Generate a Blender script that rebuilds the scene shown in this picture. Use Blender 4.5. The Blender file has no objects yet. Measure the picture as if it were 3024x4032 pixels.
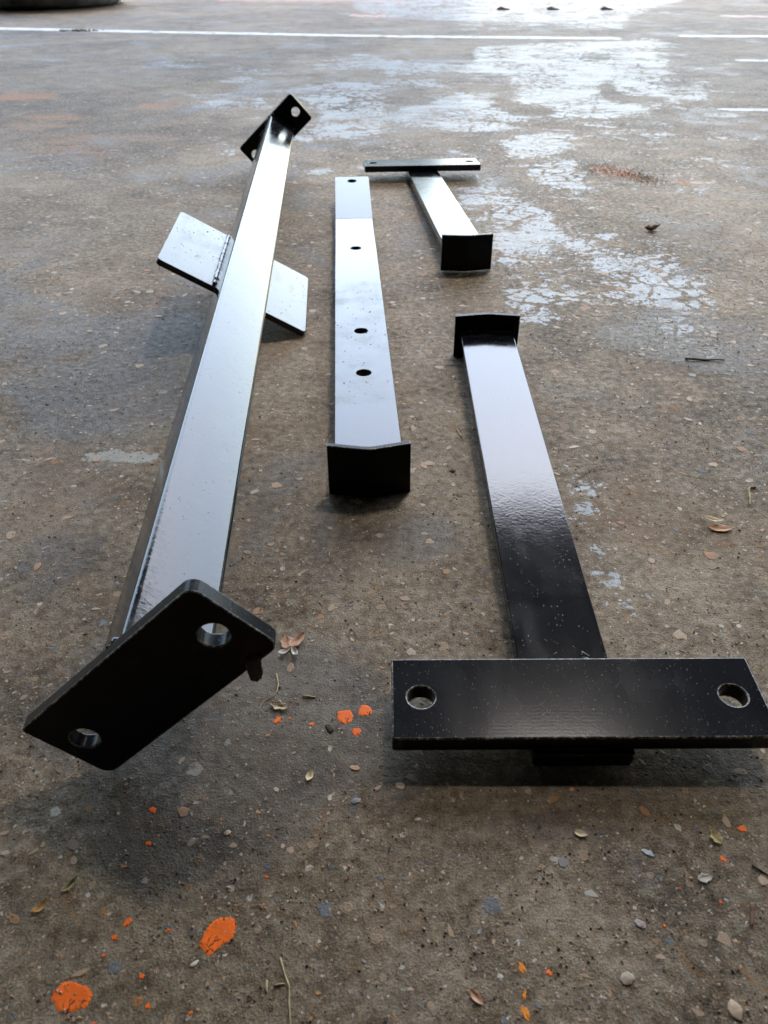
import bpy, bmesh, math, random
import numpy as np
from mathutils import Matrix, Vector, Euler, noise as mnoise
random.seed(7); rng = np.random.default_rng(11)
PI = math.pi; R = math.radians
S = bpy.context.scene
C = S.collection

# ------------------------------------------------------------------ camera
CAM_H = 0.34136; CAM_PITCH = 0.63605
cd = bpy.data.cameras.new('camera'); cam = bpy.data.objects.new('camera', cd); C.objects.link(cam)
cam.location = (0, 0, CAM_H); cam.rotation_euler = (PI/2 - CAM_PITCH, 0, 0)
cd.sensor_fit = 'VERTICAL'; cd.sensor_height = 36; cd.lens = 3142.6/4032*36
cd.clip_start = 0.01; cd.clip_end = 500
cd.dof.use_dof = True; cd.dof.focus_distance = 0.52; cd.dof.aperture_fstop = 20
S.camera = cam
# ------------------------------------------------------------------ sky, sun, exposure
SUN_EL, SUN_AZ = R(63), R(24)
w = bpy.data.worlds.new('World'); S.world = w; w.use_nodes = True
sk = w.node_tree.nodes.new('ShaderNodeTexSky'); sk.sky_type = 'NISHITA'; sk.sun_disc = False
sk.sun_elevation = SUN_EL; sk.sun_rotation = SUN_AZ; sk.dust_density = 2.8; sk.air_density = 1.5; sk.ozone_density = 1.0
w.node_tree.links.new(sk.outputs[0], w.node_tree.nodes['Background'].inputs[0])
w.node_tree.nodes['Background'].inputs[1].default_value = 0.15
sl = bpy.data.lights.new('sun', 'SUN'); sl.energy = 0.5; sl.angle = R(11); sl.color = (1, .98, .95)
so = bpy.data.objects.new('sun', sl); C.objects.link(so)
sd = Vector((math.sin(SUN_AZ)*math.cos(SUN_EL), math.cos(SUN_AZ)*math.cos(SUN_EL), math.sin(SUN_EL)))
so.rotation_euler = sd.to_track_quat('Z', 'Y').to_euler(); so.location = (0, 0, 8)
S.view_settings.view_transform = 'Standard'; S.view_settings.look = 'None'; S.view_settings.gamma = 1
S.view_settings.exposure = 2.86
S.render.engine = 'CYCLES'

# ------------------------------------------------------------------ node helpers
class NT:
    def __init__(s, name):
        s.m = bpy.data.materials.new(name); s.m.use_nodes = True
        s.t = s.m.node_tree; s.n = s.t.nodes; s.l = s.t.links
        s.b = s.n['Principled BSDF']; s.tc = s.n.new('ShaderNodeTexCoord').outputs['Object']
    def put(s, sock, v):
        if isinstance(v, bpy.types.NodeSocket): s.l.new(v, sock)
        elif v is not None:
            if sock.type == 'RGBA' and not hasattr(v, '__len__'): v = (v, v, v, 1)
            elif sock.type == 'RGBA' and len(v) == 3: v = (*v, 1)
            sock.default_value = v
    def noise(s, sc, det=4, rough=.55, vec=None, dist=0, col=False):
        n = s.n.new('ShaderNodeTexNoise'); n.inputs['Scale'].default_value = sc; n.inputs['Detail'].default_value = det
        n.inputs['Roughness'].default_value = rough; n.inputs['Distortion'].default_value = dist
        s.l.new(vec or s.tc, n.inputs['Vector']); return n.outputs['Color' if col else 'Fac']
    def vor(s, sc, vec=None, feat='F1', rnd=1.0):
        n = s.n.new('ShaderNodeTexVoronoi'); n.feature = feat; n.inputs['Scale'].default_value = sc; n.inputs['Randomness'].default_value = rnd
        s.l.new(vec or s.tc, n.inputs['Vector']); return n.outputs
    def math(s, op, a, b=None, c=None, clamp=False):
        n = s.n.new('ShaderNodeMath'); n.operation = op; n.use_clamp = clamp
        s.put(n.inputs[0], a)
        if b is not None: s.put(n.inputs[1], b)
        if c is not None: s.put(n.inputs[2], c)
        return n.outputs[0]
    def vmath(s, op, a, b=None):
        n = s.n.new('ShaderNodeVectorMath'); n.operation = op; s.put(n.inputs[0], a)
        if b is not None: s.put(n.inputs[1], b)
        return n.outputs[0]
    def ss(s, v, a, b, lo=0., hi=1.):
        n = s.n.new('ShaderNodeMapRange'); n.interpolation_type = 'SMOOTHSTEP'
        s.put(n.inputs[0], v); s.put(n.inputs[1], a); s.put(n.inputs[2], b); n.inputs[3].default_value = lo; n.inputs[4].default_value = hi
        return n.outputs[0]
    def mix(s, f, a, b, typ='MIX'):
        n = s.n.new('ShaderNodeMix'); n.data_type = 'RGBA'; n.blend_type = typ
        s.put(n.inputs[0], f); s.put(n.inputs[6], a); s.put(n.inputs[7], b); return n.outputs[2]
    def ramp(s, v, stops, const=False):
        n = s.n.new('ShaderNodeValToRGB'); e = n.color_ramp.elements
        if const: n.color_ramp.interpolation = 'CONSTANT'
        while len(e) < len(stops): e.new(.5)
        for q, (p, c) in zip(e, stops): q.position = p; q.color = (*c, 1)
        s.put(n.inputs[0], v); return n.outputs[0]
    def sep(s, v):
        n = s.n.new('ShaderNodeSeparateXYZ'); s.l.new(v, n.inputs[0]); return n.outputs
    def attr(s, name):
        n = s.n.new('ShaderNodeAttribute'); n.attribute_name = name; return n.outputs['Fac']
    def stretch(s, x, y, z, rot=0.):
        n = s.n.new('ShaderNodeMapping'); n.inputs['Scale'].default_value = (x, y, z); n.inputs['Rotation'].default_value = (0, 0, rot)
        s.l.new(s.tc, n.inputs[0]); return n.outputs[0]
    def bump(s, h, strength, dist, normal=None):
        n = s.n.new('ShaderNodeBump'); n.inputs['Strength'].default_value = strength; n.inputs['Distance'].default_value = dist
        s.put(n.inputs['Height'], h)
        if normal is not None: s.l.new(normal, n.inputs['Normal'])
        return n.outputs[0]
    def up(s):
        g = s.n.new('ShaderNodeNewGeometry'); return s.sep(g.outputs['Normal'])[2]
    def set(s, **k):
        for a, v in k.items(): s.put(s.b.inputs[a.replace('_', ' ')], v)
        return s.m

def paint(name, rough=.1, peel=500, peel_s=.12, specks=.0, ridges=0., film=.5, dusty=None, ior=1.6, gs=1.):
    """gloss black coat with orange peel, dust specks and faint smears"""
    t = NT(name); up = t.ss(t.up(), .35, .7)
    sm = t.noise(22, 5, .6, dist=.6); st = t.noise(60, 4, .6, vec=t.stretch(1, .12, 1))
    smear = t.ss(t.math('ADD', t.math('MULTIPLY', sm, .6), t.math('MULTIPLY', st, .4)), .45, .68)
    ro = t.math('ADD', rough, t.math('MULTIPLY', smear, .10*film))
    # pale lint and dust grains, random size and presence per cell
    v = t.vor(900*gs, t.stretch(1, .45, 1, .4)); rc = t.sep(v['Color'])
    g1 = t.math('MULTIPLY', t.math('LESS_THAN', v['Distance'], t.math('MULTIPLY', rc[0], .30)), t.math('GREATER_THAN', rc[1], .86-.3*specks))
    v2 = t.vor(560*gs, t.stretch(.4, 1, 1, 1.1)); r2 = t.sep(v2['Color'])
    g2 = t.math('MULTIPLY', t.math('LESS_THAN', v2['Distance'], t.math('MULTIPLY', r2[0], .16)), t.math('GREATER_THAN', r2[1], .86-.3*specks))
    clus = t.ss(t.noise(35, 3), .40, .62, .15, 1.0)
    if dusty is not None:
        y = t.sep(t.tc)[1]; wob = t.math('ADD', y, t.math('MULTIPLY', t.math('SUBTRACT', t.noise(40, 3), .5), .03))
        band = t.math('MULTIPLY', t.ss(wob, dusty[0], dusty[0]+.012), t.ss(wob, dusty[1]+.06, dusty[1]))
        ro = t.math('ADD', ro, t.math('MULTIPLY', t.math('MULTIPLY', band, t.ss(t.noise(30, 5, .65), .30, .7, .35, 1)), .20)); clus = t.math('MAXIMUM', t.math('MULTIPLY', clus, .5), band)
    dust = t.math('MULTIPLY', t.math('MULTIPLY', t.math('MAXIMUM', g1, g2), clus, clamp=True), up)
    dcol = t.ramp(r2[2], [(0, (.10, .07, .045)), (.55, (.17, .12, .08)), (.75, (.20, .17, .14)), (1, (.30, .26, .22))])
    veil = t.math('MULTIPLY', t.math('MULTIPLY', smear, up), .09*film)
    col = t.mix(veil, (.0035, .0046, .007), (.27, .265, .26)); col = t.mix(dust, col, dcol)
    ro = t.math('MAXIMUM', ro, t.math('MULTIPLY', dust, .75))
    h = t.math('ADD', t.noise(peel, 2, .5), t.math('MULTIPLY', t.noise(peel*.23, 2), .9))
    if ridges:
        wv = t.n.new('ShaderNodeTexWave'); wv.bands_direction = 'Y'; wv.inputs['Scale'].default_value = 140; wv.inputs['Distortion'].default_value = 1.5; wv.inputs['Detail Scale'].default_value = .5
        t.l.new(t.tc, wv.inputs[0]); h = t.math('ADD', h, t.math('MULTIPLY', wv.outputs['Fac'], ridges))
    h = t.math('ADD', h, t.math('MULTIPLY', dust, 1.2))
    n = t.bump(h, peel_s, .0006)
    return t.set(Base_Color=col, Roughness=ro, IOR=ior, Normal=n)

def plain(name, c1, c2, sc=150, rough=.7, bump=.4, spec=.5, bd=.0008, det=5):
    t = NT(name); n = t.noise(sc, det, .6); n2 = t.noise(sc*4, 3)
    return t.set(Base_Color=t.mix(t.ss(n, .35, .65), c1, c2), Roughness=rough, Specular_IOR_Level=spec, Normal=t.bump(t.math('ADD', n, t.math('MULTIPLY', n2, .5)), bump, bd))

def ground_colour(t, with_flecks=True):
    nL = t.noise(2.6, 4, .55, dist=.4); nM = t.noise(19, 6, .62, dist=.5); nS = t.noise(150, 6, .68); nF = t.noise(900, 4, .6)
    v = t.math('ADD', t.math('MULTIPLY', nL, .42), t.math('ADD', t.math('MULTIPLY', nM, .34), t.math('ADD', t.math('MULTIPLY', nS, .42), t.math('MULTIPLY', nF, .34))))
    col = t.ramp(v, [(.595, (.035, .024, .0140)), (.68, (.106, .076, .046)), (.76, (.200, .150, .096)), (.88, (.36, .285, .198))])
    warm = t.ss(t.noise(7, 5, .6, dist=.8), .5, .72)
    col = t.mix(t.math('MULTIPLY', warm, .55), col, (.20, .118, .058))
    ochre = t.math('MULTIPLY', t.ss(t.noise(45, 5, .6, dist=1.), .60, .70), .6)
    col = t.mix(ochre, col, (.23, .115, .04))
    pit = None; h = t.math('ADD', t.math('MULTIPLY', nS, 1.0), t.math('ADD', t.math('MULTIPLY', nF, .5), t.math('MULTIPLY', nM, 1.6)))
    if with_flecks:
        warp = t.vmath('ADD', t.tc, t.vmath('SCALE', t.vmath('SUBTRACT', t.noise(300, 3, col=True), (.5, .5, .5))))
        warp.node.inputs[1].links[0].from_node.inputs['Scale'].default_value = .004
        pal = [(0, (.31, .22, .14)), (.2, (.40, .26, .155)), (.36, (.27, .25, .23)), (.5, (.42, .36, .28)), (.66, (.32, .16, .055)), (.82, (.14, .15, .16)), (.92, (.50, .45, .37))]
        for sc, th, pres, amt in ((85, .34, .74, .85), (210, .38, .62, .9), (520, .42, .52, .95)):
            vo = t.vor(sc, warp); rc = t.sep(vo['Color'])
            m = t.math('MULTIPLY', t.ss(t.math('SUBTRACT', vo['Distance'], t.math('MULTIPLY', rc[0], th)), .03, -.03), t.math('GREATER_THAN', rc[1], pres))
            m = t.math('MULTIPLY', m, t.math('MULTIPLY', t.ss(nS, .36, .46, .35, 1), amt))
            col = t.mix(m, col, t.ramp(rc[2], pal, True)); h = t.math('ADD', h, t.math('MULTIPLY', m, .25))
        for sc, th, pres in ((360, .32, .52), (150, .22, .76)):
            vo = t.vor(sc, warp); rc = t.sep(vo['Color'])
            m = t.math('MULTIPLY', t.ss(t.math('SUBTRACT', vo['Distance'], t.math('MULTIPLY', rc[0], th)), .03, -.05), t.math('MULTIPLY', t.math('GREATER_THAN', rc[1], pres), t.ss(nM, .44, .6, .1, 1)))
            col = t.mix(t.math('MULTIPLY', m, .8), col, (.022, .016, .012)); h = t.math('SUBTRACT', h, t.math('MULTIPLY', m, 1.0))
    return col, h, nM, nS, nF

def ground_mat():
    t = NT('worn_concrete'); col, h, nM, nS, nF = ground_colour(t)
    # rust and old paint stains
    ru = t.ss(t.math('ADD', t.attr('rust'), t.math('ADD', t.math('MULTIPLY', t.math('SUBTRACT', t.noise(70, 6, .7), .5), 1.2), t.math('MULTIPLY', t.math('SUBTRACT', t.noise(9, 5, .6, vec=t.stretch(.5, 1.6, 1)), .5), 1.3))), .38, .75)
    ru = t.math('MULTIPLY', ru, t.ss(t.attr('rust'), .02, .3))
    col = t.mix(t.math('MULTIPLY', ru, .92), col, t.mix(nS, (.30, .125, .045), (.52, .26, .125)))
    pa = t.ss(t.math('ADD', t.attr('paint'), t.math('MULTIPLY', t.math('SUBTRACT', t.noise(120, 6, .7), .5), 1.6)), .42, .52)
    pa = t.math('MULTIPLY', pa, t.ss(t.attr('paint'), .03, .2))
    col = t.mix(t.math('MULTIPLY', pa, .8), col, (.42, .41, .37))
    # damp film: patchy, crazed by dry cracks; sky reflection painted into its colour
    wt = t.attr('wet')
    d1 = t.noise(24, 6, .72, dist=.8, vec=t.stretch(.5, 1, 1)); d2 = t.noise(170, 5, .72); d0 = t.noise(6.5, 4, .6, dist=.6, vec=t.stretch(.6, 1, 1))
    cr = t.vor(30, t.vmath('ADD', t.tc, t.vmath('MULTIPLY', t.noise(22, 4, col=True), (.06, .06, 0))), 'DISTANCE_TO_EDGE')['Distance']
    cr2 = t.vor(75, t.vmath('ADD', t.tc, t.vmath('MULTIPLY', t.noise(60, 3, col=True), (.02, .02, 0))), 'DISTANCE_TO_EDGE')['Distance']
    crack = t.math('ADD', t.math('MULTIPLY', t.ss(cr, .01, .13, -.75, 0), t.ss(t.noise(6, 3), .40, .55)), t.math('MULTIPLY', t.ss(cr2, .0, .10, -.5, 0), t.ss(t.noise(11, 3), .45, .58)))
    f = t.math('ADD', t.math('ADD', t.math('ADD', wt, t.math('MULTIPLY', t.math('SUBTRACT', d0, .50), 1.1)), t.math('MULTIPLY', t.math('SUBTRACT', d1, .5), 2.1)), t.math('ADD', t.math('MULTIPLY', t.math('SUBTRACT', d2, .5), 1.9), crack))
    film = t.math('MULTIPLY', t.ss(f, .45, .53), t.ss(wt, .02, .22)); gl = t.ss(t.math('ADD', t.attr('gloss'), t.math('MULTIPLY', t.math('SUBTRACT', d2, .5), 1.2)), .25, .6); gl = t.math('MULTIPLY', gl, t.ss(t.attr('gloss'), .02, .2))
    col = t.mix(t.math('MULTIPLY', film, t.ss(t.math('ADD', t.math('MULTIPLY', d2, .5), t.math('MULTIPLY', d1, .5)), .36, .58, .40, .86)), col, (.44, .47, .50))  # pale bluish base colour stands in for the mirrored sky
    dn = t.noise(4.2, 6, .62, dist=.9); damp_shade = t.ss(t.math('ADD', t.math('ADD', dn, t.math('MULTIPLY', t.math('SUBTRACT', nM, .5), .25)), t.math('MULTIPLY', t.attr('damp_shade'), .22)), .52, .66)
    col = t.mix(t.math('MULTIPLY', damp_shade, .6), col, (.040, .029, .0195))  # damp blotches, darker where cast shadow is painted in by the plates
    pale_ = t.ss(t.noise(3.1, 6, .64, dist=1.1, vec=t.stretch(.6, 1.2, 1)), .53, .68)
    col = t.mix(t.math('MULTIPLY', pale_, .35), col, (.25, .225, .19))      # light grey dusty blotches
    ro = t.ss(nS, .3, .7, .78, .56)
    ro = t.math('SUBTRACT', ro, t.math('MULTIPLY', t.math('MAXIMUM', t.math('MULTIPLY', damp_shade, .5), gl), .24))
    base_n = t.bump(h, .65, .0015)
    coat_n = t.bump(t.math('ADD', t.math('ADD', t.math('MULTIPLY', nS, .8), t.math('MULTIPLY', nF, .25)), d1), .3, .0012)
    return t.set(Base_Color=col, Roughness=ro, IOR=1.5, Specular_IOR_Level=t.math('ADD', .17, t.math('MULTIPLY', t.math('MAXIMUM', t.math('MULTIPLY', damp_shade, .3), gl), .3)), Normal=base_n, Coat_Weight=t.math('MULTIPLY', film, t.ss(d2, .38, .6, .05, .23)), Coat_Roughness=.2, Coat_IOR=1.42, Coat_Normal=coat_n)

def chip_mat(name, c):
    t = NT(name); gcol, h, nM, nS, nF = ground_colour(t, False)
    oi = t.n.new('ShaderNodeObjectInfo')
    k = t.noise(400, 4, .65); dirt = t.ss(t.noise(130, 5, .7), .42, .62)
    cc = t.mix(t.ss(k, .35, .65), tuple(q*.75 for q in c), c)
    return t.set(Base_Color=t.mix(t.math('MULTIPLY', dirt, .5), cc, (.12, .085, .052)), Roughness=.6, Normal=t.bump(k, .5, .0006))

# ------------------------------------------------------------------ object helpers
def link(o, parent=None):
    C.objects.link(o)
    if parent is not None: o.parent = parent
    return o
def obj(name, mesh, mat=None, parent=None, loc=None):
    if isinstance(mesh, bmesh.types.BMesh):
        me = bpy.data.meshes.new(name); mesh.to_mesh(me); mesh.free(); mesh = me
    o = link(bpy.data.objects.new(name, mesh), parent)
    if mat is not None and not mesh.materials: mesh.materials.append(mat)
    if loc is not None: o.location = loc
    return o
def tag(o, label=None, cat=None, group=None, kind=None):
    for k, v in (('label', label), ('category', cat), ('group', group), ('kind', kind)):
        if v: o[k] = v
    return o
def smooth(me, ang=35):
    me.shade_smooth(); me.set_sharp_from_angle(angle=R(ang)); return me
def thing(name, label, cat, M=None, group=None):
    o = link(bpy.data.objects.new(name, None)); o.empty_display_size = .02
    if M is not None: o.location = M.translation; o.rotation_euler = M.to_euler()
    return tag(o, label, cat, group)
def pose(x, y, z, rx, ry, rz):
    return Matrix.Translation((x, y, z)) @ Matrix.Rotation(rz, 4, 'Z') @ Matrix.Rotation(rx, 4, 'X') @ Matrix.Rotation(ry, 4, 'Y')

def slab(name, outline, holes=(), thick=.01, bevel=.0006, segs=2):
    """plate cut from a sheet: outline and round holes in xy, z from 0 to thick, edges eased"""
    cu = bpy.data.curves.new(name, 'CURVE'); cu.dimensions = '2D'; cu.fill_mode = 'BOTH'
    cu.extrude = thick/2 - bevel; cu.bevel_depth = bevel; cu.bevel_resolution = segs; cu.offset = -bevel
    def poly(pts):
        s = cu.splines.new('POLY'); s.points.add(len(pts)-1)
        for p, q in zip(s.points, pts): p.co = (q[0], q[1], 0, 1)
        s.use_cyclic_u = True
    poly(outline)
    for hx, hy, r in holes: poly([(hx + r*math.cos(-a*PI/18), hy + r*math.sin(-a*PI/18)) for a in range(36)])
    o = bpy.data.objects.new(name, cu); C.objects.link(o)
    dg = bpy.context.evaluated_depsgraph_get(); dg.update()
    me = bpy.data.meshes.new_from_object(o.evaluated_get(dg)); bpy.data.objects.remove(o); bpy.data.curves.remove(cu)
    me.name = name; me.materials.clear(); me.transform(Matrix.Translation((0, 0, thick/2)))
    bm = bmesh.new(); bm.from_mesh(me); bmesh.ops.remove_doubles(bm, verts=bm.verts, dist=1e-6); bm.to_mesh(me); bm.free()
    return smooth(me, 14)
def edged(me, mat, wear):
    """the eased edges of a plate carry worn paint"""
    me.materials.append(mat); me.materials.append(wear)
    for p in me.polygons:
        if .12 < max(abs(p.normal.x), abs(p.normal.y), abs(p.normal.z)) < .985 and sorted(map(abs, p.normal))[1] > .15 and p.area < 2e-4 and abs(p.normal.z) > .15: p.material_index = 1
    return me
def rrect(x0, x1, y0, y1, r, n=5):
    r = r if hasattr(r, '__len__') else (r,)*4
    out = []
    for (cx, cy, a0), q in zip(((x1, y0, -90), (x1, y1, 0), (x0, y1, 90), (x0, y0, 180)), r):
        sx, sy = (-1 if cx == x1 else 1), (1 if cy == y0 else -1)
        for k in range(n+1):
            a = R(a0 + 90*k/n); out.append((cx + sx*q + q*math.cos(a), cy + sy*q + q*math.sin(a)))
    return out
def tube(pts, rad, seg=6, wob=0.):
    """round bar along points; rad may be a list"""
    bm = bmesh.new(); P = [Vector(p) for p in pts]; rings = []
    for i, p in enumerate(P):
        d = (P[min(i+1, len(P)-1)] - P[max(i-1, 0)]).normalized()
        a = d.orthogonal().normalized(); b = d.cross(a)
        rr = (rad[i] if hasattr(rad, '__len__') else rad)*(1 + wob*(random.random()-.5)*2)
        rings.append([bm.verts.new(p + (a*math.cos(2*PI*k/seg) + b*math.sin(2*PI*k/seg))*rr) for k in range(seg)])
    for q, s in zip(rings, rings[1:]):
        # rings may start at different angles: match the nearest start
        off = min(range(seg), key=lambda k: (q[0].co - s[k].co).length)
        for k in range(seg): bm.faces.new((q[k], q[(k+1) % seg], s[(k+1+off) % seg], s[(k+off) % seg]))
    bm.faces.new(rings[0][::-1]); bm.faces.new(rings[-1])
    bmesh.ops.recalc_face_normals(bm, faces=bm.faces)
    for f in bm.faces: f.smooth = True
    return bm
def weld(a, b, r=.0022, n=26, seg=8):
    a, b = Vector(a), Vector(b); pts = []; rad = []
    for i in range(n+1):
        u = i/n; pts.append(a.lerp(b, u) + Vector([random.uniform(-1, 1)*r*.18 for _ in range(3)]))
        rad.append(r*(.70 + .22*abs(math.sin(u*PI*n/3.1)) + random.uniform(-.25, .35))*(1 if 0 < i < n else .4))
    return tube(pts, rad, seg, .12)
def lump(sx, sy, sz, sub=2, amp=.3, freq=2.2, seed=0, flat=True):
    bm = bmesh.new(); bmesh.ops.create_icosphere(bm, subdivisions=sub, radius=1)
    for v in bm.verts:
        k = 1 + amp*mnoise.noise(v.co*freq + Vector((seed*7.3, seed*3.1, seed))) + amp*.4*mnoise.noise(v.co*freq*3 + Vector((seed, 0, 5)))
        v.co = Vector((v.co.x*k*sx, v.co.y*k*sy, v.co.z*k*sz))
        if flat and v.co.z < -sz*.35: v.co.z = -sz*.35
        if flat: v.co.z += sz*.35
    for f in bm.faces: f.smooth = True
    return bm
def leaf(L, W, curl=.3, fold=.3, seed=0, th=.00025, lobes=0., n=14, m=6, lift=0.):
    """thin blade along +x: pointed ends, folded along the midrib, curled up at the tip"""
    rnd = random.Random(seed); bm = bmesh.new(); g = [[], []]
    ph = rnd.random()*6
    for s in (0, 1):
        for i in range(n+1):
            u = i/n; wd = W*.5*(math.sin(PI*min(1, u*1.02)**.85)**.8)*(1 + lobes*math.sin(u*17+ph)) + .0002
            row = []
            for j in range(-m, m+1):
                q = j/m; x = L*(u-.5); y = q*wd*(1 + .12*mnoise.noise(Vector((u*4, q, seed))))
                z = curl*L*((u-.45)**2)*1.2 + fold*abs(q)*wd + lift*L*u + .06*W*mnoise.noise(Vector((u*5, q*2.5, seed+3)))
                row.append(bm.verts.new((x, y, z + (th if s else 0))))
            g[s].append(row)
    for i in range(n):
        for j in range(2*m):
            bm.faces.new((g[1][i][j], g[1][i+1][j], g[1][i+1][j+1], g[1][i][j+1])); bm.faces.new((g[0][i][j], g[0][i][j+1], g[0][i+1][j+1], g[0][i+1][j]))
    for a, b in ((0, 0), (2*m, 2*m)):
        for i in range(n): bm.faces.new((g[0][i][a], g[0][i+1][a], g[1][i+1][a], g[1][i][a]))
    zmin = min(v.co.z for v in bm.verts)
    for v in bm.verts: v.co.z -= zmin
    bmesh.ops.recalc_face_normals(bm, faces=bm.faces)
    for f in bm.faces: f.smooth = True
    return bm
def flake(n, ax, ay, h, seed, rough=.22):
    """low irregular dome: outline, shoulder ring and top"""
    rnd = random.Random(seed); bm = bmesh.new(); o = []; s = []
    ph = [rnd.random()*6 for _ in range(3)]
    for k in range(n):
        a = 2*PI*k/n + rnd.uniform(-.2, .2)*2*PI/n; r = 1 + rough*(.6*math.sin(2*a+ph[0]) + .5*math.sin(3*a+ph[1]) + .5*math.sin(5*a+ph[2]))*.6 + rnd.uniform(-rough, rough)*.5
        o.append(bm.verts.new((ax*r*math.cos(a), ay*r*math.sin(a), -h*.6))); s.append(bm.verts.new((ax*r*.84*math.cos(a), ay*r*.84*math.sin(a), h*rnd.uniform(.7, 1))))
    t = bm.verts.new((0, 0, h*1.08))
    for k in range(n):
        q = (k+1) % n; bm.faces.new((o[k], o[q], s[q], s[k])); bm.faces.new((s[k], s[q], t))
    return bm

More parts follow.
